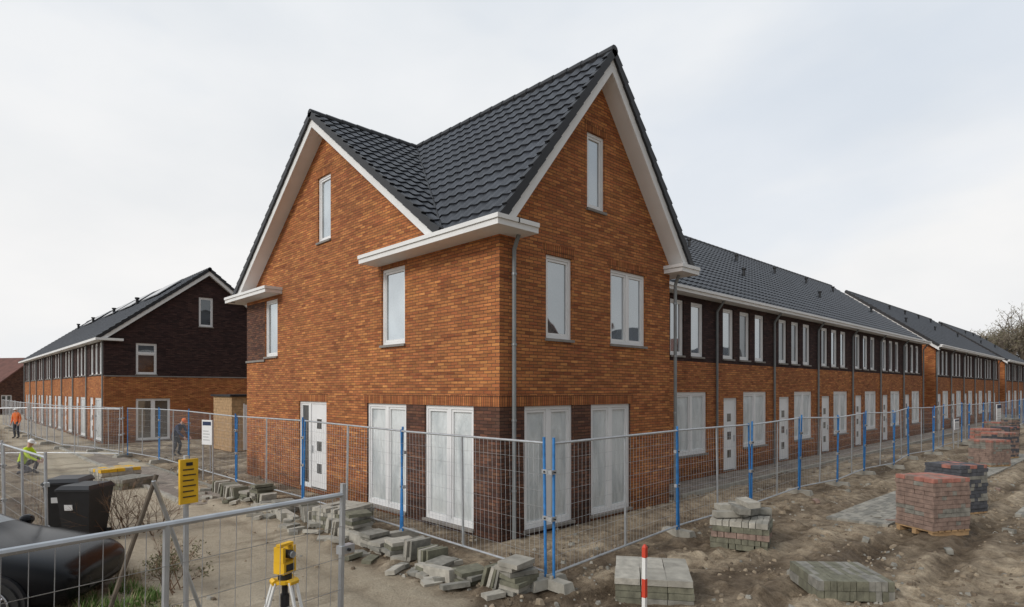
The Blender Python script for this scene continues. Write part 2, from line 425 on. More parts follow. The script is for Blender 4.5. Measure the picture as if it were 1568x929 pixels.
for sx in (-.4,6.1):
    a=Vector((SR,TR,RZ+.03));b=Vector((sx,1.14,5.74)); 
    mb.tube(a,b,.045,'tiledark',6)
mb.obj('ridge_and_verge_tiles',house)
lenA=5.56*math.hypot(1,SA); lenB=3.25*math.hypot(1,SB)
vA=Vector((0,1,SA)); vA2=Vector((0,-1,SA)); vBl=Vector((1,0,SB)); vBr=Vector((-1,0,SB))
dl=Vector((-.4-SR,1.14-TR,0)).normalized(); nl=Vector((-dl.y,dl.x,0))
dr=Vector((6.1-SR,1.14-TR,0)).normalized(); nr=Vector((-dr.y,dr.x,0))
def orient(n,co,keep):
    return n if (Vector(keep)-Vector(co)).dot(n)<0 else -n
V0=Vector((SR,TR,0))
tile_roof('roof_front_slope_west',house,(-.4,-.4,RZ-SB*3.25),(0,1,0),vBl,7.2,lenB,[(V0,orient(nl,V0,(1,0,0)))])
tile_roof('roof_front_slope_east',house,(6.1,-.4,RZ-SB*3.25),(0,1,0),vBr,7.2,lenB,[(V0,orient(nr,V0,(5,0,0)))])
tile_roof('roof_side_slope',house,(-.4,1.14,RZ-SA*5.56),(1,0,0),vA,3.3,lenA,[(V0,orient(nl,V0,(-.4,5,0)))])
tile_roof('roof_rear_slope',house,(-.4,12.3,RZ-SA*5.6),(1,0,0),vA2,6.4,5.6*math.hypot(1,SA),seg=4)
mb=MB()
def pipe(x,y,zt=5.6,zb=0.0,out=(0,0)):
    mb.tube((x,y,zb),(x,y,zt-.25),.04,'grey',10); mb.tube((x,y,zt-.25),(x+out[0],y+out[1],zt),.04,'grey',10)
    for z in (.9,2.2,3.6,4.9): mb.tube((x,y,z-.02),(x,y,z+.02),.05,'zinc',10)
pipe(.3,-.07,out=(0,-.12)); pipe(5.85,-.07,out=(0,-.1))
mb.obj('downpipes',house)

# ================================================================== TERRACES along x
FY=1.35
def terrace(name,x0,x1,b0,unit,roofclip=None,frontgable=False,detail=4,zr=RZ):
    e=empty(name); mb=MB(); pl=('y',FY); ops=[];wins=[];drs=[]
    b=b0; bounds=[]
    while b<x1-.5:
        bounds.append(b)
        for o in (.5,1.68,2.84):
            a=b+o
            if a>x0+.1 and a+.74<x1-.1: ops.append((a,a+.74,3.78,5.42)); wins.append(('u',a,a+.74))
        if b+.55>x0+.1: 
            ops.append((b+.55,b+1.5,.1,2.5)); drs.append((b+.55,b+1.5))
        if b+1.95>x0 and b+3.8<x1: ops.append((b+1.95,b+3.8,.8,2.7)); wins.append(('g',b+1.95,b+3.8))
        b+=unit
    wall(mb,pl,[(x0,5.6),(x1,5.6)],-.3,ops,lambda a,z:'brickdark' if z>3.62 else 'brick',zb=[3.62])
    for x in (x0+.001,x1):
        mb.face([(x,FY,-.3),(x,12.2,-.3),(x,12.2,5.62),(x,TR,zr-.14),(x,FY,5.72)],'brick')
    mb.face([(x0,12.2,-.3),(x1,12.2,-.3),(x1,12.2,5.6),(x0,12.2,5.6)],'brick')
    mb.obj('walls',e); mb=MB()
    for k,a,c in wins:
        if k=='u': window(mb,pl,a,c,3.78,5.42,random.choice(['glass','glass','glassdark']) if a>12 else 'glass')
        else: window(mb,pl,a,c,.8,2.7,'film',[a+.95],fw=.09)
    for a,c in drs: door(mb,pl,a,c,.1,2.5)
    mb.obj('windows_and_doors',e); mb=MB()
    gx0=x0+.55 if not frontgable else x0-.25
    mb.box(gx0,x1+.25,.95,FY-.002,5.57,5.66,'whitetrim'); mb.box(gx0,x1+.28,.9,FY-.002,5.663,5.74,'whitetrim')
    mb.box(x0,x1,12.2,12.7,5.57,5.72,'whitetrim')
    for bb in bounds+[x1+.05]:
        if bb>x0+1 or frontgable:
            mb.tube((bb,FY-.06,0),(bb,FY-.06,5.25),.04,'grey',8); mb.tube((bb,FY-.06,5.25),(bb,1.05,5.58),.04,'grey',8)
    if frontgable: 
        for xx in (x0-.3,): 
            rake(mb,'x',xx,x0,(TR,zr),(1.1,zr-SA*5.6)); rake(mb,'x',xx,x0,(TR,zr),(12.3,zr-SA*5.6))
            verge(mb,'x',xx-.06,(TR,zr),(1.1,zr-SA*5.6),1)
    mb.obj('gutters_and_pipes',e); mb=MB()
    ridge(mb,(x0-.1,TR,zr),(x1+.3,TR,zr))
    for i,bb in enumerate(bounds):
        for yy,dx in (((5.4,1.1),) if i%2 else ((5.4,1.1),(3.6,2.4))):
            if bb+dx>x0+1.5:
                z=zr-SA*(TR-yy); mb.tube((bb+dx,yy,z),(bb+dx,yy,z+.3),.06,'tiledark',8); mb.tube((bb+dx,yy,z+.3),(bb+dx,yy,z+.37),.1,'tiledark',8)
    mb.obj('ridge_and_vents',e)
    rx=x0-(.3 if frontgable else 0)
    clips=[(V0,orient(nr,V0,(9,3,0)))] if roofclip else []
    if roofclip: rx=SR
    tile_roof('roof_front',e,(rx,1.14,zr-SA*5.56),(1,0,0),vA,x1+.3-rx,lenA,clips,seg=detail)
    tile_roof('roof_back',e,(x0+.3,12.3,zr-SA*5.6),(1,0,0),vA2,x1-x0,5.6*math.hypot(1,SA),seg=3)
    return e
terrace('terraced_houses',5.7,36.7,6.25,4.35,roofclip=True)
terrace('terraced_houses',40.2,65,40.3,4.35,frontgable=True,detail=3)
terrace('terraced_houses',69,88,69.1,4.35,frontgable=True,detail=3)

# ================================================================== LEFT TERRACE
lt=empty('terraced_houses'); BX=-1.07; BY=28.74; GW=10.0; YE=65.5; z_e=5.42; z_r=9.6; SX=BX+GW/2; sl=(z_r-z_e)/(GW/2+.35)
mb=MB(); gp=('y',BY); fp=('x',BX)
gops=[(BX+4.5,BX+5.25,6.35,8.0),(BX+1.42,BX+2.4,3.6,5.25),(BX+1.42,BX+3.05,.1,2.3)]
wall(mb,gp,[(BX,z_e+.1),(SX,z_r-.15),(BX+GW,z_e+.1)],-.3,gops,lambda a,z:'brickdark' if z>3.5 else 'brick',zb=[3.5])
fops=[];fw_=[];fd=[];b=BY+.2
while b<YE-3:
    for o in (.35,1.5,2.7):
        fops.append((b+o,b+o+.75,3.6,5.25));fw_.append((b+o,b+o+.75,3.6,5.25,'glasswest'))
    fops.append((b+.5,b+2.3,.1,2.35));fw_.append((b+.5,b+2.3,.1,2.35,'film'))
    fops.append((b+2.75,b+3.7,.1,2.35));fd.append((b+2.75,b+3.7))
    b+=4.5
wall(mb,fp,[(BY,z_e),(YE,z_e)],-.3,fops,lambda a,z:'brickdark' if z>3.5 else 'brick',zb=[3.5])
mb.face([(BX+GW,BY,-.3),(BX+GW,YE,-.3),(BX+GW,YE,z_e),(BX+GW,BY,z_e)],'brick')
mb.face([(BX,YE,-.3),(BX+GW,YE,-.3),(BX+GW,YE,z_e),(SX,YE,z_r-.2),(BX,YE,z_e)],'brick')
pbox(mb,gp,BX,BX+GW,3.46,3.52,-.03,-.003,'sill')
mb.obj('walls',lt);mb=MB()
for (a,c,z,w),ml in zip(gops,([],[],[BX+2.23])): window(mb,gp,a,c,z,w,'glassdark',ml,trans=[4.7] if 3<z<4 else [])
for a,c,z,w,g in fw_: window(mb,fp,a,c,z,w,g)
for a,c in fd: door(mb,fp,a,c,.1,2.35)
mb.obj('windows_and_doors',lt);mb=MB()
mb.box(BX-.42,BX-.002,BY-.35,YE+.3,5.3,5.42,'whitetrim'); mb.box(BX-.002,BX+.8,BY-.35,BY-.002,5.3,5.42,'whitetrim')
for k in range(9): mb.tube((BX-.06,BY+.1+k*4.5,0),(BX-.06,BY+.1+k*4.5,5.3),.04,'grey',8)
rake(mb,'y',BY-.25,BY,(SX,z_r),(BX-.35,z_e),.2,zc=5.425); rake(mb,'y',BY-.25,BY,(SX,z_r),(BX+GW+.35,z_e),.2)
verge(mb,'y',BY-.3,(SX,z_r),(BX-.35,z_e),1); verge(mb,'y',BY-.3,(SX,z_r),(BX+GW+.35,z_e),1)
ridge(mb,(SX,BY-.3,z_r),(SX,YE+.3,z_r))
for yy in (BY+9,BY+16,BY+24,BY+31):
    for xx in (SX-1.6,):
        z=z_r-sl*(SX-xx); mb.tube((xx,yy,z),(xx,yy,z+.4),.09,'tiledark',8); mb.tube((xx,yy,z+.4),(xx,yy,z+.5),.14,'tiledark',8)
n3=Vector((-sl,0,1)).normalized(); vv=Vector((1,0,sl)).normalized()
for yy in (BY+5.5,BY+12,BY+17.5,BY+26):
    c=Vector((SX,yy,z_r))-vv*1.2+n3*.14
    mx=Matrix((( *[vv[i] for i in range(3)],),(0,1,0),(n3[0],n3[1],n3[2]))).transposed().to_4x4(); mx.translation=c
    mb.mbox(mx,.85,1.9,.025,'solar')
    mb.mbox(mx,.89,1.94,.018,'galv')
mb.obj('trim_and_solar_panels',lt)
tile_roof('roof_front',lt,(BX-.35,BY-.25,z_e),(0,1,0),Vector((1,0,sl)),YE-BY+.5,(GW/2+.35)*math.hypot(1,sl),seg=3)
tile_roof('roof_back',lt,(BX+GW+.35,BY-.25,z_e),(0,1,0),Vector((-1,0,sl)),YE-BY+.5,(GW/2+.35)*math.hypot(1,sl),seg=3)

CX,CY,CZ=-7.454,-8.094,2.76
def S(e,n): return (CX+.7215*e+.6924*n, CY-.692*e+.7217*n)

def simple_house(name,cx,cy,rot,w,l,ez,rz,wm,rm):
    e=empty(name,(cx,cy,0)); e.rotation_euler=(0,0,rot); mb=MB()
    ops=[(-w/2+1,-w/2+2.2,.8,2.2),(w/2-2.2,w/2-1,.8,2.2),(-.7,.7,3.4,4.6)]
    wall(mb,('y',-l/2),[(-w/2,ez),(0,rz-.1),(w/2,ez)],-.3,ops,lambda a,z:wm)
    for o in ops: window(mb,('y',-l/2),*o[:4],'glassdark',[(o[0]+o[1])/2])
    o2=[(-l/2+1+k*2.4,-l/2+2.2+k*2.4,.8,2.2) for k in range(int(l/2.4)-0)]
    o2=[o for o in o2 if o[1]<l/2-.3]
    wall(mb,('x',-w/2),[(-l/2,ez),(l/2,ez)],-.3,o2,lambda a,z:wm)
    for o in o2: window(mb,('x',-w/2),*o,'glassdark')
    mb.face([(w/2,-l/2,-.3),(w/2,l/2,-.3),(w/2,l/2,ez),(w/2,-l/2,ez)],wm)
    mb.face([(-w/2,l/2,-.3),(w/2,l/2,-.3),(w/2,l/2,ez),(0,l/2,rz-.1),(-w/2,l/2,ez)],wm)
    mb.obj('walls',e); mb=MB()
    k=(rz-ez)/(w/2)
    for s in (-1,1):
        a=(s*(w/2+.4),ez-.4*k)
        mb.prism([(0,rz),(a[0],a[1]),(a[0],a[1]+.15),(0,rz+.15)],'y',-l/2-.3,l/2+.3,rm)
        mb.box(min(a[0],a[0]+s*.1),max(a[0],a[0]+s*.1),-l/2-.3,l/2+.3,a[1]-.05,a[1]+.1,'whitetrim')
    mb.box(-.3,.3,-.3,.3,rz-.3,rz+.9,wm)
    mb.obj('roof',e)
x,y=S(-62,72); simple_house('old_brick_house',x,y,.6,9,12,3,6.4,'brickmid','redroof')
# houses across the street, behind the photographer: they show up in the window reflections
for k,(hx,hy) in enumerate(((20,-33),(33,-34),(47,-33),(62,-35),(80,-36))):
    simple_house('old_brick_house',hx,hy,math.pi,9,9,5.2,9.2,'brickmid','redroof' if k%2 else 'tile')

sh=empty('garden_shed',(3.5,21.2,0)); mb=MB()
for k in range(17): mb.box(-1.3+0.004*(k%2),1.3,-1.2+.004*(k%2),1.2,k*.145,k*.145+.139,'wood')
mb.box(-1.4,1.4,-1.3,1.3,2.47,2.56,'tiledark'); mb.box(-.75,.2,-1.23,-1.203,.05,2.1,'white'); mb.box(-.8,-.752,-1.25,-1.203,.05,2.15,'white');mb.box(.201,.25,-1.25,-1.203,.05,2.15,'white');mb.box(.05,.08,-1.26,-1.231,1,1.15,'galv')
mb.obj('shed_body',sh)

# ================================================================== GROUND
def axis(lo,hi,fine0,fine1,st):
    a=[];x=fine0
    while x<=fine1: a.append(x);x+=st
    s=st
    r=a[-1]
    while r<hi: s*=1.07; r+=s; a.append(r)
    l=[];r=fine0;s=st
    while r>lo: s*=1.07; r-=s; l.append(r)
    return l[::-1]+a
xs=axis(-450,450,-8,13,.07); ys=axis(-450,450,-9,10,.07)
me=bpy.data.meshes.new('ground'); vs=[];rm=[]
for y in ys:
    for x in xs: vs.append((x,y,H(x,y))); rm.append(road_mask(x,y))
nx=len(xs);fs=[(j*nx+i,j*nx+i+1,(j+1)*nx+i+1,(j+1)*nx+i) for j in range(len(ys)-1) for i in range(nx-1)]
me.from_pydata(vs,[],fs); at=me.attributes.new('road','FLOAT','POINT'); at.data.foreach_set('value',rm)
me.polygons.foreach_set('use_smooth',[True]*len(fs))
m,nt,b,o=nm('site_ground')
tc=N(nt,'ShaderNodeTexCoord'); A=N(nt,'ShaderNodeAttribute',attribute_name='road')
n1=N(nt,'ShaderNodeTexNoise',Scale=.5,Detail=7.0,Roughness=.62); n2=N(nt,'ShaderNodeTexNoise',Scale=4.0,Detail=8.0,Roughness=.7); n3=N(nt,'ShaderNodeTexNoise',Scale=35.0,Detail=6.0,Roughness=.7)
mpg=N(nt,'ShaderNodeMapping'); mpg.inputs['Scale'].default_value=(.4,1.3,1); L(nt,tc.outputs['Object'],mpg.inputs[0]); L(nt,mpg.outputs[0],n1.inputs['Vector'])
for n in (n2,n3): L(nt,tc.outputs['Object'],n.inputs['Vector'])
soil=mixc(nt,ramp(nt,n1.outputs[0],.42,.60),(.20,.152,.105),(.49,.40,.29))
soil=mixc(nt,1.0,soil,ramp(nt,n2.outputs[0],.36,.60,(.48,.45,.42),(1.12,1.12,1.11)),'MULTIPLY')
sand=mixc(nt,ramp(nt,n2.outputs[0],.35,.7),(.52,.445,.335),(.62,.545,.42))
wet=ramp(nt,n1.outputs[0],.38,.46,(.60,.58,.56),(1,1,1))
sand=mixc(nt,1.0,sand,wet,'MULTIPLY')
c=mixc(nt,A.outputs['Fac'],soil,sand)
c=mixc(nt,1.0,c,ramp(nt,n3.outputs[0],.3,.7,(.74,.74,.74),(1.12,1.12,1.12)),'MULTIPLY')
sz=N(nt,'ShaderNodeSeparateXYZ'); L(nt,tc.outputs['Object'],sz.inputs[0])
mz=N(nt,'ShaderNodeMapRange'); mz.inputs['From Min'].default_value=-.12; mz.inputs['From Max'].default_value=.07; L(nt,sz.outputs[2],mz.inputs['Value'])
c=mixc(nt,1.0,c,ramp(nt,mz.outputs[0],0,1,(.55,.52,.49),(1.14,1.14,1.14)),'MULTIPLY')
L(nt,c,b.inputs['Base Color']); b.inputs['Specular IOR Level'].default_value=.25
L(nt,ramp(nt,n1.outputs[0],.34,.42,(.55,.55,.55),(.92,.92,.92)),b.inputs['Roughness'])
bp=N(nt,'ShaderNodeBump',Strength=.8,Distance=.04); L(nt,n3.outputs[0],bp.inputs['Height'])
bp2=N(nt,'ShaderNodeBump',Strength=.7,Distance=.12); L(nt,n2.outputs[0],bp2.inputs['Height']); L(nt,bp.outputs[0],bp2.inputs['Normal']); L(nt,bp2.outputs[0],b.inputs['Normal'])
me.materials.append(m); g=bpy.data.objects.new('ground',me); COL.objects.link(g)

mb=MB()
def clod(x,y,r,mat,z=None):
    z=H(x,y) if z is None else z
    n=6; ph=random.random()*6
    R=[Vector((x+r*random.uniform(.7,1.2)*math.cos(ph+i*math.pi/3),y+r*random.uniform(.7,1.2)*math.sin(ph+i*math.pi/3),z-r*.2)) for i in range(n)]
    T=[Vector((x+(p.x-x)*.65,y+(p.y-y)*.65,z+r*random.uniform(.4,.8))) for p in R]
    for i in range(n): j=(i+1)%n; mb.face([R[i],R[j],T[j],T[i]],mat)
    mb.face(T,mat)
for i in range(12000):
    e=random.uniform(-9,16); n=random.uniform(4.8,26)**1.0
    x,y=S(e*n/14,n)
    if road_mask(x,y)>.4 and random.random()<.93: continue
    if (0<x<5.8 and y>0) or (x>5 and y>0.0) or abs(x)>60: continue
    if nz(x,y,.9,31)<-.05 and random.random()<.8: continue
    r=random.choice([.012,.018,.025,.03,.045]) * (1 if random.random()<.94 else 1.9)
    clod(x,y,r,random.choice(['soilclod','soilclod','soildark','soildark','soildark','soilclod','concg','conc']))
mb.obj('loose_stones')

# ================================================================== PAVING
mb=MB()
def strip(x0,x1,yc,w,slope=0):
    x=x0
    while x<x1:
        y=yc-w/2+slope*(x-x0)
        while y<yc+w/2+slope*(x-x0):
            if random.random()<.98:
                z=.05+.02*nz(x,y,.5,3)+random.uniform(-.003,.003)
                mb.box(x,x+.207,y,y+.102,z-.1,z+.0,random.choice(['concg','conc','conc','concg']))
            y+=.106
        x+=.212
strip(6.4,26,-4.0,1.1,-.02); strip(9.6,30,-6.6,.8,.0)
mb.box(6.4,88,.15,1.345,-.1,.055,'pave')
mb.box(6.4,88,.05,.148,-.1,.09,'conc')
mb.obj('brick_pavement')
# half buried pavement with kerb beside the sand road, towards the left hand terrace
mb=MB(); y=7.6
mb.box(-3.0,-1.75,7.6,28.2,-.15,.012,'pave')
while y<28:
    mb.box(-3.13+random.uniform(-.01,.01),-3.005,y,y+.97,-.1,.075+random.uniform(-.012,.012),'conc'); y+=.985
y=7.6
while y<28:
    if random.random()<.85: mb.box(-1.745,-1.67,y,y+.97,-.1,.05+random.uniform(-.012,.012),'concg')
    y+=.985
mb.obj('kerbed_pavement')

# ================================================================== STACKS OF PAVERS
def stack(name,e,n,rot,nx,ny,nzl,dims,mats,topmats=None,pallet=True,jit=.006,miss=.0,z=None):
    x,y=S(e,n); em=empty(name,(x,y,(H(x,y) if z is None else z)-.01)); em.rotation_euler=(0,0,rot)
    mb=MB(); dx,dy,dz=dims; W=nx*dx;D=ny*dy; z0=.0
    if pallet:
        for k in (-1,0,1): mb.box(-W/2,W/2,k*D*.42-.04,k*D*.42+.04,.0,.09,'wood')
        for k in range(6): a=-W/2+k*(W-.1)/5; mb.box(a,a+.1,-D/2,D/2,.093,.118,'wood')
        z0=.12
    for l in range(nzl):
        ox,oy=random.uniform(-1,1)*jit*2,random.uniform(-1,1)*jit*2
        lm=random.choice(mats)
        for i in range(nx):
            for j in range(ny):
                if 0<i<nx-1 and 0<j<ny-1 and l<nzl-1: continue
                if l==nzl-1 and random.random()<miss: continue
                cx=-W/2+(i+.5)*dx+ox+random.uniform(-jit,jit);cy=-D/2+(j+.5)*dy+oy+random.uniform(-jit,jit)
                mt=random.choice(topmats) if topmats and l==nzl-1 else (lm if random.random()<.6 else random.choice(mats))
                mx=Matrix.Translation((cx,cy,z0+(l+.5)*dz))@Matrix.Rotation(random.uniform(-.03,.03)*jit*60,4,'Z')
                mb.mbox(mx,dx/2-.003,dy/2-.003,dz/2-.003,mt)
    mb.obj('pavers',em); return em
stack('paver_pallet',8.05,11.6,-.50,8,4,12,(.11,.2,.08),['paverb','paverb','concg','paverb'],['paverr','paverr','paverb'])
stack('paver_pallet',10.05,13.7,-.42,8,4,13,(.11,.2,.08),['paverd','paverd','concg'],['paverd','paverr','paverd'])
stack('paver_pallet',17.2,21.8,-.45,9,4,11,(.11,.2,.08),['paverb','paverb','concg'],['paverb','paverr'])
stack('paver_pallet',19.6,24.3,-.4,9,4,12,(.11,.2,.08),['paverb','paverd'],['paverb','paverr'])
stack('paver_pallet',21.6,27.6,-.3,9,4,11,(.11,.2,.08),['paverb','paverb','paverr'],['paverr'])
stack('paver_pallet',24.6,30.2,-.3,9,4,11,(.11,.2,.08),['paverb','paverd'],['paverr','paverd'])
stack('paver_pallet',27.2,34.0,-.3,5,4,11,(.2,.2,.08),['paverb','concg'],['paverb','paverr'])
stack('paver_pallet',31.0,37.8,-.3,5,4,11,(.2,.2,.08),['paverb','paverd'],['concg'])
stack('paver_pallet',35.5,43.5,-.3,5,4,11,(.2,.2,.08),['paverb','concg'],['concg'])
stack('paver_stack',4.15,10.9,.35,4,9,5,(.28,.105,.1),['paverm','paverb','paverm'],['paverl','conc'],False,.012,.1)
stack('concrete_slab_stack',1.93,8.3,.62,2,3,4,(.54,.33,.085),['paverm','concg','paverm'],['paverl','paverl','conc'],False,.006)
stack('paver_stack',4.45,8.25,.75,3,12,2,(.31,.08,.13),['paverm','concg'],['concg','paverm'],False,.006)
stack('paver_stack',-12.2,18.6,.2,5,8,4,(.22,.11,.1),['concg','paverl'],['paverl','yellow'],False,.01)
stack('paver_stack',-11.0,17.3,.5,5,8,3,(.22,.11,.1),['paverm','concg'],['concg'],False,.01)
stack('paver_stack',-3.35,12.1,.3,3,8,5,(.3,.1,.08),['concg','paverm','paverl'],['paverl'],False,.012,.1)
x,y=S(4.15,10.9); em=empty('kerb_stones',(x,y,H(x,y)+.5)); mb=MB()
for k in range(7):
    mx=Matrix.Translation((random.uniform(-.35,.35),random.uniform(-.3,.3),.06+.09*(k//3)))@Matrix.Rotation(random.uniform(0,3),4,'Z')@Matrix.Rotation(random.uniform(-.12,.12),4,'X')
    mb.mbox(mx,.28,.1,.05,random.choice(['paverl','conc','concg']))
mb.obj('stones',em)

def slabs(t0,t1,name):
    mb=MB(); y=t0
    while y<t1:
        x=-1.75+.25*nz(0,y,.9,7)
        h=H(x,y); kind=random.random()
        if kind<.45:
            n=random.randint(3,7); lean=random.uniform(-.45,.45)
            for k in range(n):
                mx=Matrix.Translation((x+random.uniform(-.04,.04),y+k*.075,h+.15))@Matrix.Rotation(random.uniform(-.15,.15),4,'Z')@Matrix.Rotation(math.pi/2+lean,4,'X')
                mb.mbox(mx,.19,.16,.028,random.choice(['concg','conc','paverm','paverl']))
            y+=n*.075+.12
        elif kind<.85:
            n=random.randint(2,7)
            for k in range(n):
                mx=Matrix.Translation((x+random.uniform(-.05,.05),y+.15+random.uniform(-.04,.04),h+.03+k*.065))@Matrix.Rotation(random.uniform(-.3,.3),4,'Z')@Matrix.Rotation(random.uniform(-.06,.06),4,'X')
                mb.mbox(mx,.22,.16,.03,random.choice(['concg','conc','paverm','paverl']))
            y+=.4
        else:
            mx=Matrix.Translation((x-.2,y+.3,h+.06))@Matrix.Rotation(random.uniform(1.2,1.9),4,'Z')@Matrix.Rotation(random.uniform(-.1,.1),4,'Y')
            mb.mbox(mx,.42,.07,.09,'paverl'); y+=.35
        for _ in range(3):
            xx=x+random.choice([random.uniform(-.6,-.2),random.uniform(.2,.45)]);yy=y+random.uniform(-.2,.2);mx=Matrix.Translation((xx,yy,H(xx,yy)+.03))@Matrix.Rotation(random.uniform(0,3),4,'Z')@Matrix.Rotation(random.uniform(-.25,.25),4,'X')
            mb.mbox(mx,random.uniform(.07,.2),.08,.033,random.choice(['concg','conc','paverl','paverm']))
    mb.obj(name)
slabs(-2.3,9.5,'old_paving_slabs')
mb=MB()
for k in range(50):
    e=random.uniform(5,14);n=random.uniform(9,22);x,y=S(e,n)
    if y>-2: continue
    mx=Matrix.Translation((x,y,H(x,y)+.02))@Matrix.Rotation(random.uniform(0,3),4,'Z')@Matrix.Rotation(random.uniform(-.3,.3),4,'X')
    mb.mbox(mx,.1,.05,.04,random.choice(['concg','paverb','conc']))
mb.obj('scattered_bricks')

# ================================================================== FENCES
PC={}
def panel_mesh(Ln,mid,endmat):
    key=(round(Ln,2),mid,endmat)
    if key in PC: return PC[key]
    mb=MB(); h=1.95
    mb.tube((.02,0,.02),(.02,0,h+.08),.021,endmat,8); mb.tube((Ln-.05,0,.02),(Ln-.05,0,h+.03),.021,endmat,8)
    mb.tube((.02,0,h),(Ln-.05,0,h),.019,'galv',8); mb.tube((.02,0,.14),(Ln-.05,0,.14),.019,'galv',8)
    if mid: mb.tube((Ln*mid,0,.14),(Ln*mid,0,h),.019,'galv',8)
    n=int(Ln/.105)
    for i in range(1,n): x=.02+(Ln-.07)*i/n; mb.tube((x,.012,.14),(x,.012,h),.0024,'galv',3,cap=False)
    for i in range(1,8): z=.14+(h-.14)*i/8; mb.tube((.02,.016,z),(Ln-.05,.016,z),.0026,'galv',3,cap=False)
    for z in (1.55,.9): mb.box(-.075,.045,-.03,.03,z-.03,z+.03,'galv'); mb.tube((-.015,-.06,z),(-.015,.05,z),.012,'black',6)
    o=mb.obj('tmp'); me=o.data; bpy.data.objects.remove(o); PC[key]=me; return me
def foot_mesh():
    if 'f' in PC: return PC['f']
    mb=MB(); mb.hexa([(-.11,-.33,0),(.11,-.33,0),(.11,.33,0),(-.11,.33,0),(-.085,-.29,.13),(.085,-.29,.13),(.085,.29,.13),(-.085,.29,.13)],'conc')
    mb.tube((-.03,0,.13),(-.03,0,.17),.03,'conc',8)
    o=mb.obj('tmp');me=o.data;bpy.data.objects.remove(o);PC['f']=me;return me
def fence(pts,endmat='blue',mid=.5,dz=0,feet=True):
    e=empty('construction_fence')
    for i,(p,q) in enumerate(zip(pts,pts[1:])):
        d=Vector((q[0]-p[0],q[1]-p[1],0)); a=math.atan2(d.y,d.x)
        o=bpy.data.objects.new('mesh_panel',panel_mesh(d.length,mid,endmat)); COL.objects.link(o); o.parent=e
        z=H(*p)+dz
        o.location=(p[0],p[1],z+.06); o.rotation_euler=(random.uniform(-.02,.02),-(H(*q)-H(*p))/d.length,a)
        if feet:
            f=bpy.data.objects.new('concrete_foot',foot_mesh()); COL.objects.link(f); f.parent=e
            f.location=(p[0],p[1],z-.0); f.rotation_euler=(0,0,a+random.uniform(-.15,.15))
    return e
ptsR=[(-1.2,-2.4),(2.84,-1.95),(6.05,-1.9),(8.98,-1.85),(11.7,-1.9),(14.5,-1.8)]
x=14.5
while x<84: x+=2.95; ptsR.append((x,-1.8+.12*math.sin(x)))
fence(ptsR)
ptsL=[(-1.22,-2.3),(-1.05,1.6),(-1.1,5.7),(-1.15,9.9),(-1.3,13.8),(-1.3,17.4),(-1.6,21)]
fence(ptsL)
fence([(-1.7,21.2),(-2.2,24.2),(-3.0,27.2),(-3.2,30.5),(-3.3,34),(-3.3,37.5),(-3.4,41),(-3.4,44.5),(-3.4,48),(-3.5,52)],'galv')
fence([(-1.9,20.9),(-4.6,23.1),(-7.2,25.2),(-9.8,27.4)],'galv')
fence([(-5.31,-4.05),(-8.72,-4.80)],'galv',mid=.36)
fence([(-6.2,3.2),(-6.45,6.8),(-6.9,10.3),(-7.6,13.8)],'galv',dz=-.3,feet=False)

x,y=S(-3.0,5.6); e=empty('yellow_site_sign',(x,y,H(x,y))); e.rotation_euler=(0,0,.25); mb=MB()
mb.tube((0,.03,0),(0,.03,2.1),.024,'galv',8); mb.tube((.5,.35,0),(-.28,.05,1.9),.02,'galv',8); mb.tube((-.8,.3,0),(-.25,.06,1.95),.02,'bark',8)
mb.box(-.085,.085,-.025,.005,1.66,2.07,'yellow')
for k in range(6): mb.box(-.06,.06-.02*(k%2),-.031,-.0255,1.72+k*.05,1.73+k*.05,'black')
mb.box(-.03,.03,-.031,-.0255,2.01,2.04,'black')
mb.obj('sign_board',e)
def board(x0,y0,w,h,z,rot,mat='white'):
    e=empty('site_notice_board',(x0,y0,z)); e.rotation_euler=(0,0,rot); mb=MB()
    mb.box(-w/2,w/2,-.012,.012,0,h,mat); mb.box(-w/2+.04,w/2-.04,-.016,-.013,h*.78,h-.05,'navy')
    for k in range(4): mb.box(-w/2+.06,w/2-.1-.05*(k%2),-.016,-.013,h*.18+k*h*.12,h*.18+k*h*.12+.015,'grey')
    mb.tube((-w/2,.03,-z),(-w/2,.03,h),.02,'galv',6);mb.tube((w/2,.03,-z),(w/2,.03,h),.02,'galv',6)
    mb.obj('board',e)
board(-1.4,11.6,.45,.75,1.1,math.radians(-70)); board(40,-1.95,1.6,1.2,.7,0); board(27.5,-2.0,1.0,.5,.9,0)

# ================================================================== SURVEY INSTRUMENT ON TRIPOD
x,y=S(-1.52,4.05); e=empty('survey_tripod',(x,y,H(x,y))); e.rotation_euler=(0,0,.4); mb=MB()
for k in range(3):
    a=k*2*math.pi/3+.5; c,s=math.cos(a),math.sin(a)
    mid=Vector((c*.28,s*.28,.72)); top=Vector((c*.07,s*.07,1.47)); bot=Vector((c*.5,s*.5,0.0))
    pr=Vector((-s,c,0))*.028
    mb.tube(top+pr,mid+pr,.012,'hat',6); mb.tube(top-pr,mid-pr,.012,'hat',6)
    mb.tube(mid+(top-mid)*.2,bot,.016,'orange',6); mb.tube(mid+pr*1.3,mid-pr*1.3,.02,'black',6); mb.tube(top+pr*1.3,top-pr*1.3,.022,'yellow',6)
    mb.tube(bot+Vector((0,0,.06)),bot-Vector((0,0,.03)),.014,'galv',6,.003)
mb.tube((0,0,1.46),(0,0,1.48),.075,'yellow',16); mb.tube((0,0,1.48),(0,0,1.52),.045,'black',16); mb.tube((0,0,1.2),(0,0,1.46),.02,'black',8)
mb.tube((0,0,1.28),(0,0,1.38),.03,'black',10)
mb.box(-.055,.055,-.045,.045,1.523,1.60,'yellow'); mb.box(-.058,-.036,-.04,.04,1.601,1.70,'yellow'); mb.box(.036,.058,-.04,.04,1.601,1.70,'yellow')
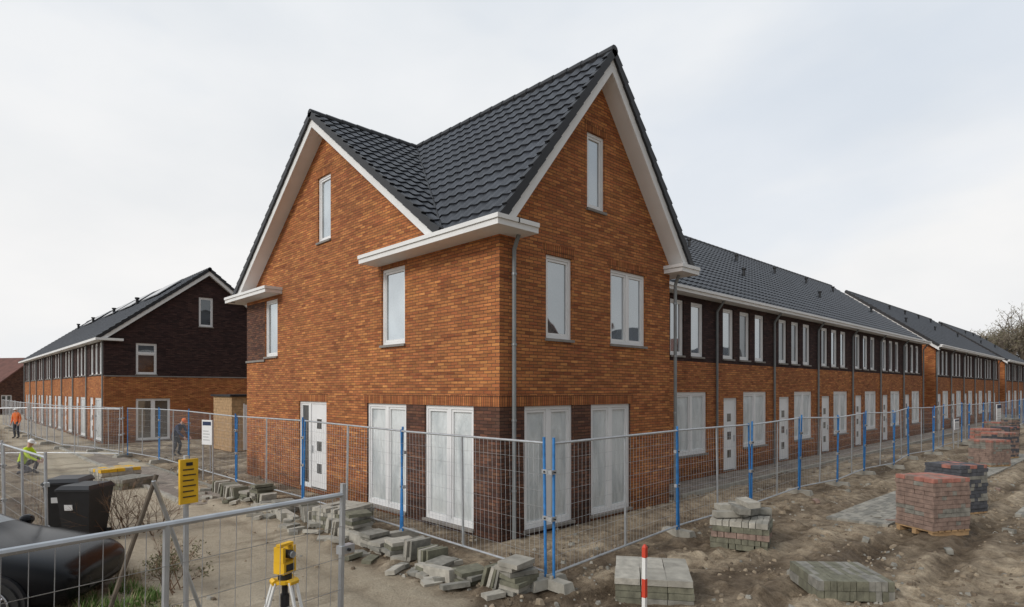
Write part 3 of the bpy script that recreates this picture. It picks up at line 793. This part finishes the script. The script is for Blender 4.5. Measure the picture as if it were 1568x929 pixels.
mb.tube((0,-.06,1.65),(0,.06,1.65),.028,'black',14); mb.tube((0,-.075,1.65),(0,-.061,1.65),.022,'lamp',14); mb.box(-.058,.058,-.02,.02,1.703,1.72,'yellow')
mb.box(-.035,.035,-.049,-.0455,1.54,1.585,'black')
mb.obj('instrument_and_legs',e)

x,y=S(1.42,6.5); e=empty('marker_stake',(x,y,H(x,y))); e.rotation_euler=(.02,-.02,0); mb=MB()
mb.box(-.02,.02,-.02,.02,-.1,.52,'hat'); mb.box(-.022,.022,-.022,.022,.52,.72,'red');mb.box(-.02,.02,-.02,.02,.72,.95,'hat'); mb.box(-.022,.022,-.022,.022,.95,1.06,'red')
mb.hexa([(-.022,-.022,1.06),(.022,-.022,1.06),(.022,.022,1.06),(-.022,.022,1.06),(-.008,-.008,1.09),(.008,-.008,1.09),(.008,.008,1.09),(-.008,.008,1.09)],'red')
mb.obj('stake',e)

# ================================================================== WHEELIE BINS
def bin_(e_,n_,rot):
    x,y=S(e_,n_); e=empty('wheelie_bin',(x,y,H(x,y))); e.rotation_euler=(0,0,rot); mb=MB()
    mb.hexa([(-.22,-.24,.06),(.22,-.24,.06),(.22,.22,.06),(-.22,.22,.06),(-.29,-.33,.95),(.29,-.33,.95),(.29,.33,.95),(-.29,.33,.95)],'black')
    mb.box(-.31,.31,-.35,.35,.952,.985,'black')
    mb.hexa([(-.3,-.36,.99),(.3,-.36,.99),(.3,.36,.99),(-.3,.36,.99),(-.25,-.28,1.05),(.25,-.28,1.05),(.25,.34,1.05),(-.25,.34,1.05)],'black')
    mb.tube((-.25,.40,.98),(.25,.40,.98),.018,'black',8)
    for s in (-.27,.24): mb.tube((s,.24,.1),(s+.04,.24,.1),.1,'rubber',14)
    mb.hexa([(-.16,-.308,.62),(-.02,-.308,.62),(-.02,-.29,.62),(-.16,-.29,.62),(-.16,-.32,.72),(-.02,-.32,.72),(-.02,-.30,.72),(-.16,-.30,.72)],'white')
    mb.obj('bin_body',e)
bin_(-8.35,11.4,-.5); bin_(-7.75,11.0,-.75)

# ================================================================== CAR
def car(e_,n_,rot,dz=0):
    x,y=S(e_,n_); e=empty('parked_car',(x,y,H(x,y)+dz)); e.rotation_euler=(0,0,rot)
    st=[(2.12,.55,.35,.50,.58,.45),(2.05,.74,.25,.56,.68,.60),(1.85,.83,.2,.66,.80,.68),(1.4,.88,.2,.76,.90,.72),(.95,.89,.2,.84,.97,.74),(.75,.89,.2,.88,1.02,.72),
        (.15,.89,.2,.92,1.38,.60),(-.3,.89,.2,.93,1.45,.60),(-1.0,.89,.2,.94,1.44,.59),(-1.5,.88,.2,.95,1.34,.57),(-1.95,.84,.22,.95,1.02,.62),(-2.1,.76,.3,.85,.92,.6),(-2.16,.6,.4,.75,.8,.5)]
    bm=bmesh.new(); rings=[]
    for X,w,zb,zs,zt,wt in st:
        half=[(w*.85,zb),(w,zb+.1),(w*1.01,(zb+zs)/2),(w*.985,zs),(wt+(w-wt)*.15 if zt-zs>.2 else wt+.1,zt-.05),(wt*.75,zt),(0,zt+.015)]
        pts=half+[(-a,z) for a,z in half[-2::-1]]
        rings.append([bm.verts.new((X,a,z)) for a,z in pts])
    for i,(a,b) in enumerate(zip(rings,rings[1:])):
        for j in range(len(a)-1):
            f=bm.faces.new((a[j],a[j+1],b[j+1],b[j])); f.smooth=True
            side=j in (3,len(a)-5); 
            if side and 5<=i<=8: f.material_index=1
            if i==5 and 3<=j<=len(a)-5: f.material_index=1
            if i==9 and 4<=j<=len(a)-6: f.material_index=1
    for f in (bm.faces.new(rings[0]),bm.faces.new(rings[-1][::-1])): f.smooth=True
    for a,b in zip(rings,rings[1:]): bm.faces.new((a[0],b[0],b[-1],a[-1]))
    bmesh.ops.recalc_face_normals(bm,faces=bm.faces)
    me=bpy.data.meshes.new('body');bm.to_mesh(me);bm.free()
    for k in ('carpaint','glassdark'): me.materials.append(M[k])
    o=bpy.data.objects.new('body',me);COL.objects.link(o);o.parent=e
    sb=o.modifiers.new('s','SUBSURF');sb.levels=2;sb.render_levels=2
    mb=MB()
    for X in (1.3,-1.3):
        for s in (-1,1):
            y1=s*.93;y0=s*.70
            mb.tube((X,y0,.33),(X,s*.905,.33),.375,'black',28)
            mb.tube((X,y0,.32),(X,y1,.32),.32,'rubber',28); mb.tube((X,y1,.32),(X,y1+s*.012,.32),.22,'black',24)
            for k in range(10):
                a=k*2*math.pi/10; mb.tube((X,y1+s*.015,.32),(X+.21*math.cos(a),y1+s*.01,.32+.21*math.sin(a)),.018,'alloy',6,.016)
            for k in range(24):
                a=k*2*math.pi/24;a2=(k+1)*2*math.pi/24; mb.tube((X+.22*math.cos(a),y1+s*.012,.32+.22*math.sin(a)),(X+.22*math.cos(a2),y1+s*.012,.32+.22*math.sin(a2)),.012,'alloy',6)
            mb.tube((X,y1-s*.01,.32),(X,y1+s*.03,.32),.05,'alloy',12)
    for s in (-1,1):
        mx=Matrix.Translation((1.80,s*.665,.635))@Matrix.Rotation(-s*.5,4,'Z')@Matrix.Rotation(.22,4,'Y')
        mb.ell(mx,.22,.12,.055,'lamp',28,14)
        mb.ell(Matrix.Translation((.62,s*.99,.98)),.09,.11,.075,'carpaint',16,8)
        mb.ell(Matrix.Translation((-2.02,s*.62,.8)),.09,.16,.09,'red',16,8)
    mb.box(2.06,2.11,-.38,.38,.36,.5,'black')
    mb.box(.2,.32,-.905,-.895,.78,.80,'alloy')
    mb.obj('wheels_and_lights',e)
    return e
cam_right=math.atan2(-.692,.7215)
car(-7.45,7.65,cam_right+.16,-.14)

# ================================================================== PLANTS
def bush(name,e_,n_,h,n,spread,mat='twig',leaf=None):
    x,y=S(e_,n_); em=empty(name,(x,y,H(x,y)-.03)); mb=MB()
    def br(p,d,l,r,lev):
        q=p+d*l; mb.tube(p,q,r,mat,3,r*.6,cap=False)
        if leaf and lev<=1:
            for _ in range(2):
                c=q+Vector([random.uniform(-.05,.05) for _ in range(3)]); a=Vector([random.uniform(-1,1) for _ in range(3)]).normalized()*.025; b=a.orthogonal().normalized()*.012
                mb.face([c-a,c+b,c+a,c-b],leaf)
        if lev>0:
            for _ in range(random.choice([2,3])):
                dd=(d+Vector([random.uniform(-.55,.55) for _ in range(3)])).normalized(); br(p+d*l*random.uniform(.5,1),dd,l*random.uniform(.55,.8),r*.62,lev-1)
    for _ in range(n):
        d=Vector((random.uniform(-1,1)*spread,random.uniform(-1,1)*spread,1)).normalized()
        br(Vector((random.uniform(-.2,.2),random.uniform(-.2,.2),0)),d,h*.45*random.uniform(.7,1.1),.008,3)
    mb.obj('branches',em)
bush('bare_shrub',-7.3,11.3,1.25,18,.7)
bush('bare_shrub',-6.9,11.7,1.0,12,.8)
bush('bare_shrub',-9.5,12.2,1.0,10,.8)
bush('bare_shrub',-3.7,6.2,.55,10,.9,'twig','leafdull')
bush('bare_shrub',-2.9,5.6,.5,10,.9,'twig','drygrass')
bush('bare_shrub',-4.6,8.2,.7,12,.9,'twig','leafdull')
bush('bare_shrub',-5.4,9.4,.6,10,.9,'twig')
def grass(name,cent,n,hmin,hmax,mat):
    mb=MB()
    for _ in range(n):
        cx,cy,r=random.choice(cent); a=random.random()*6.28; rr=r*random.random()**.7
        x,y=S(cx,cy); x+=rr*math.cos(a);y+=rr*math.sin(a)
        if nz(x,y,2.2,11)<-.12 or road_mask(x,y)>.5: continue
        h=random.uniform(hmin,hmax); t=random.random()*6.28; w=.006
        z=H(x,y)-.01; lx,ly=math.cos(t)*h*.45,math.sin(t)*h*.45; px,py=-math.sin(t)*w,math.cos(t)*w
        mb.face([(x-px,y-py,z),(x+px,y+py,z),(x+lx*.4+px*.7,y+ly*.4+py*.7,z+h*.65),(x+lx*.4-px*.7,y+ly*.4-py*.7,z+h*.65)],mat)
        mb.face([(x+lx*.4-px*.7,y+ly*.4-py*.7,z+h*.65),(x+lx*.4+px*.7,y+ly*.4+py*.7,z+h*.65),(x+lx,y+ly,z+h)],mat)
    mb.obj(name)
grass('grass',[(-4.2,6.9,.7),(-4.9,7.8,.6),(-3.6,6.2,.6)],7000,.06,.2,'grass')
grass('dry_grass',[(-4.2,7.2,1.3),(-3,5.5,1.2),(-2.6,6.3,.8),(-5.6,8.8,1.2),(-7.3,11,1.2),(-4,4.5,1.2),(-9,14,2)],14000,.05,.26,'drygrass')

mb=MB()
def tree(x,y,h):
    def br(p,d,l,r,lev):
        q=p+d*l; mb.tube(p,q,r,'bark',4 if lev>1 else 3,r*.65,cap=False)
        if lev<=1:
            for _ in range(6):
                c=q+Vector([random.gauss(0,.45) for _ in range(3)]); a=Vector([random.uniform(-1,1) for _ in range(3)]).normalized()*.34; b=a.orthogonal().normalized()*.05
                mb.face([c-a,c+b,c+a,c-b],random.choice(['leafdull','treetwig','treetwig']))
        if lev>0:
            for _ in range(3 if lev<4 else 5):
                dd=(d+Vector((random.uniform(-.8,.8),random.uniform(-.8,.8),random.uniform(-.1,.35)))).normalized(); br(p+d*l*random.uniform(.6,1),dd,l*random.uniform(.62,.82),r*.6,lev-1)
    br(Vector((x,y,-.1)),Vector((random.uniform(-.05,.05),0,1)).normalized(),h*.28,h*.016,4)
for k in range(16):
    n_=110+random.uniform(-4,12); e_=n_*(.745+.010*k)+random.uniform(-1,1); x,y=S(e_,n_); tree(x,y,random.uniform(16,21)+(2 if k>6 else 0))
for k in range(5):
    x,y=S(-82-k*5,85+random.uniform(-5,5)); tree(x,y,random.uniform(6,8))
mb.obj('distant_trees')
mb=MB()
for k in range(2600):
    a=random.uniform(-1.0,1.15); n=random.uniform(120,135); x,y=S(a*n,n)
    c=Vector((x,y,random.random()**1.4*2.6)); u=Vector([random.uniform(-1,1) for _ in range(3)]).normalized()*random.uniform(.5,1.2); v=u.orthogonal().normalized()*.5
    mb.face([c-u,c+v,c+u,c-v],random.choice(['leafdull','treetwig']))
mb.obj('distant_hedge')

# ================================================================== PEOPLE
def person(name,e_,n_,rot,J,top,leg,helm,z=None):
    x,y=S(e_,n_); em=empty(name,(x,y,H(x,y))); em.rotation_euler=(0,0,rot)
    E=[('pel','spine','t',.13,.135),('spine','chest','t',.135,.15),('chest','neck','t',.15,.06),('neck','head','s',.06,.085),
       ('chest','shL','t',.15,.075),('shL','elL','t',.07,.05),('elL','wrL','t',.05,.035),('chest','shR','t',.15,.075),('shR','elR','t',.07,.05),('elR','wrR','t',.05,.035),
       ('pel','hiL','l',.13,.10),('hiL','knL','l',.10,.07),('knL','anL','l',.07,.05),('anL','toL','b',.05,.04),('pel','hiR','l',.13,.10),('hiR','knR','l',.1,.07),('knR','anR','l',.07,.05),('anR','toR','b',.05,.04),
       ('wrL','haL','s',.035,.035),('wrR','haR','s',.035,.035)]
    for s in 'LR':
        w=Vector(J['wr'+s]);el=Vector(J['el'+s]);J['ha'+s]=tuple(w+(w-el).normalized()*.09)
    names=list(J); idx={k:i for i,k in enumerate(names)}
    rad={}
    for a,b,_,ra,rb in E: rad.setdefault(a,ra); rad.setdefault(b,rb)
    me=bpy.data.meshes.new('sk'); me.from_pydata([J[k] for k in names],[(idx[a],idx[b]) for a,b,*_ in E],[])
    o=bpy.data.objects.new('sk',me); COL.objects.link(o)
    md=o.modifiers.new('skin','SKIN'); sv=me.skin_vertices[0].data
    for k in names: sv[idx[k]].radius=(rad[k],rad[k]*(.75 if k in('chest','spine','pel') else 1)); sv[idx[k]].use_root=(k=='pel')
    ss=o.modifiers.new('sub','SUBSURF'); ss.levels=2
    dg=bpy.context.evaluated_depsgraph_get(); m2=bpy.data.meshes.new_from_object(o.evaluated_get(dg)); bpy.data.objects.remove(o)
    m2.materials.clear()
    ml={'t':top,'l':leg,'s':'skin','b':'black'}; order=list(dict.fromkeys(ml.values()))
    for k in order: m2.materials.append(M[k])
    for p in m2.polygons:
        best=None
        for a,b,t,*_ in E:
            A=Vector(J[a]);B=Vector(J[b]);d=B-A;u=max(0,min(1,(p.center-A).dot(d)/d.length_squared)); ds=(p.center-(A+d*u)).length-(rad[a]*(1-u)+rad[b]*u)
            if best is None or ds<best[0]: best=(ds,t)
        p.material_index=order.index(ml[best[1]]); p.use_smooth=True
    ob=bpy.data.objects.new('body',m2); COL.objects.link(ob); ob.parent=em
    mb=MB(); h=Vector(J['head']); nk=Vector(J['neck']); up=(h-nk).normalized(); f=Vector((0,-1,0)); f=(f-up*f.dot(up)).normalized() if abs(up.y)<.95 else Vector((0,0,-1)); r=up.cross(f)
    prof=[(-.09,.045),(-.06,.065),(0,.078),(.05,.078),(.09,.06),(.115,.02)]
    for (a,ra),(b,rb) in zip(prof,prof[1:]): mb.tube(h+up*a,h+up*b,ra,'skin',14,rb)
    mb.tube(h+f*.07+up*.02,h+f*.1-up*.015,.008,'skin',6,.015)
    for s in (-1,1):
        mb.tube(h+f*.068+r*s*.03+up*.02,h+f*.079+r*s*.03+up*.02,.009,'black',8); mb.tube(h+r*s*.075,h+r*s*.088,.025,'skin',8)
    mb.tube(h+f*.07-up*.04-r*.02,h+f*.07-up*.04+r*.02,.006,'red',6)
    hp=[(.035,.105),(.06,.1),(.1,.085),(.13,.05),(.14,.01)]
    for (a,ra),(b,rb) in zip(hp,hp[1:]): mb.tube(h+up*a,h+up*b,ra,helm,16,rb)
    mb.tube(h+up*.035+f*.03,h+up*.042+f*.03,.12,helm,16)
    for s in 'LR':
        w=Vector(J['ha'+s]); d=(w-Vector(J['wr'+s])).normalized(); q=d.orthogonal().normalized(); n=d.cross(q)
        for k in range(4):
            b=w+q*(k-1.5)*.02; L1=(.04,.045,.042,.034)[k]; m=b+d*L1; mb.tube(b,m,.009,'skin',6,.008); mb.tube(m,m+(d+n*.6).normalized()*L1*.9,.008,'skin',6,.006)
        mb.tube(w-d*.04+q*.035,w+q*.06,.01,'skin',6,.009); mb.tube(w+q*.06,w+q*.06+d*.03,.009,'skin',6,.007)
    mb.obj('head_and_hands',em)
def standing():
    return dict(pel=(0,0,.95),spine=(0,0,1.12),chest=(0,0,1.32),neck=(0,-.01,1.5),head=(0,-.03,1.64),shL=(.17,0,1.41),elL=(.23,.03,1.12),wrL=(.22,-.08,.88),shR=(-.17,0,1.41),elR=(-.23,.0,1.12),wrR=(-.2,-.12,.9),
      hiL=(.09,0,.9),knL=(.11,-.03,.5),anL=(.12,.03,.09),toL=(.13,-.14,.04),hiR=(-.09,0,.9),knR=(-.11,-.02,.5),anR=(-.13,.05,.09),toR=(-.15,-.12,.04))
def bending():
    return dict(pel=(0,.2,.85),spine=(0,.1,1.02),chest=(0,-.04,1.22),neck=(0,-.18,1.36),head=(0,-.27,1.46),shL=(.17,-.1,1.26),elL=(.2,-.24,.98),wrL=(.15,-.42,.82),shR=(-.17,-.1,1.26),elR=(-.2,-.22,.98),wrR=(-.12,-.42,.80),
      hiL=(.09,.2,.8),knL=(.11,.0,.47),anL=(.12,.14,.09),toL=(.13,-.03,.04),hiR=(-.09,.2,.8),knR=(-.11,.02,.47),anR=(-.12,.18,.09),toR=(-.13,.0,.04))
def crouch():
    return dict(pel=(0,.18,.36),spine=(0,.14,.54),chest=(0,.02,.74),neck=(0,-.06,.90),head=(0,-.11,1.03),shL=(.16,-.02,.82),elL=(.19,-.16,.6),wrL=(.12,-.36,.5),shR=(-.16,-.02,.82),elR=(-.19,-.16,.6),wrR=(-.1,-.36,.48),
      hiL=(.09,.14,.34),knL=(.13,-.26,.5),anL=(.12,-.12,.09),toL=(.13,-.28,.04),hiR=(-.09,.14,.34),knR=(-.12,-.22,.14),anR=(-.12,.18,.1),toR=(-.12,.24,.04))
person('crouching_worker',-15.7,19.6,.9,crouch(),'hivis','jean','hat')
person('bending_worker',-14.0,25.4,.5,bending(),'navy','jean','orange')
person('standing_worker',-28.5,34.8,-.8,standing(),'orange','jean','hat')

# ================================================================== CAMERA, LIGHT, SKY
cam=bpy.data.cameras.new('camera'); co=bpy.data.objects.new('camera',cam); COL.objects.link(co); sc.camera=co
co.location=(CX,CY,CZ); co.rotation_euler=(math.radians(90),0,-math.atan2(.6924,.7217))
cam.sensor_width=36; cam.lens=36*927/1568; cam.shift_y=(597-464.5)/1568; cam.clip_end=2000; cam.clip_start=.05
sd=Vector((-.86,.02,.56)).normalized()
su=bpy.data.lights.new('sun','SUN'); su.energy=1.5; su.angle=math.radians(16); su.color=(1,.95,.88)
so=bpy.data.objects.new('sun',su); COL.objects.link(so); so.rotation_euler=sd.to_track_quat('Z','Y').to_euler()
w=bpy.data.worlds.new('World'); sc.world=w; w.use_nodes=True; nt=w.node_tree; nt.nodes.clear()
out=nt.nodes.new('ShaderNodeOutputWorld'); bg=nt.nodes.new('ShaderNodeBackground'); bg.inputs[1].default_value=.1
sky=nt.nodes.new('ShaderNodeTexSky'); sky.sky_type='NISHITA'; sky.sun_disc=False; sky.sun_elevation=math.asin(sd.z); sky.sun_rotation=math.atan2(sd.x,sd.y)
sky.dust_density=2.0
tc=nt.nodes.new('ShaderNodeTexCoord'); mp=nt.nodes.new('ShaderNodeMapping'); mp.inputs['Scale'].default_value=(1,1,2.2); nt.links.new(tc.outputs['Generated'],mp.inputs[0])
n1=N(nt,'ShaderNodeTexNoise',Scale=1.6,Detail=5.0,Roughness=.5,Distortion=.2); nt.links.new(mp.outputs[0],n1.inputs['Vector'])
n2=N(nt,'ShaderNodeTexNoise',Scale=2.4,Detail=6.0,Roughness=.5); n2.noise_dimensions='4D'; n2.inputs['W'].default_value=3.3; nt.links.new(mp.outputs[0],n2.inputs['Vector'])
cloud=mixc(nt,ramp(nt,n2.outputs[0],.36,.62),(8.2,8.35,8.5),(9.3,9.25,9.2))
sx=nt.nodes.new('ShaderNodeSeparateXYZ'); nt.links.new(tc.outputs['Generated'],sx.inputs[0])
cov=ramp(nt,n1.outputs[0],.36,.54,(.72,.72,.72),(1,1,1))
blue=mixc(nt,.7,sky.outputs[0],(6.6,7.9,9.6))
c=mixc(nt,cov,blue,cloud)
zen=ramp(nt,sx.outputs[2],.2,.8,(1,1,1),(.84,.90,.97))
c=mixc(nt,1.0,c,zen,'MULTIPLY')
# unseen sky dimmed towards -y, brightened towards -x: added to light the facades unevenly
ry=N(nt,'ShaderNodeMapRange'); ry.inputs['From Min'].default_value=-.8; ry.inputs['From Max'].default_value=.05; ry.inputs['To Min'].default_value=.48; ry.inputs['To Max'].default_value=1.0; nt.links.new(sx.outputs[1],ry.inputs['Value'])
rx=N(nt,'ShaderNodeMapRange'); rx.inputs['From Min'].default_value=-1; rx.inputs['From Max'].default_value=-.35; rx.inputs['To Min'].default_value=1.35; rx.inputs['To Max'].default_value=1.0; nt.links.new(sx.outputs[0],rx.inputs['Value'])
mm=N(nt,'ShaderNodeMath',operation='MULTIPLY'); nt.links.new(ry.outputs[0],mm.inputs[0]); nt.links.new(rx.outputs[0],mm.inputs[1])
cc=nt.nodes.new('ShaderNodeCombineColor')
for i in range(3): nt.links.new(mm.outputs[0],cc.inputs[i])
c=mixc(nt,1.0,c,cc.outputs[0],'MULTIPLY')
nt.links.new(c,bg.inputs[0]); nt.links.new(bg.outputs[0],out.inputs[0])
sc.view_settings.view_transform='Standard'; sc.view_settings.look='None'; sc.view_settings.exposure=0
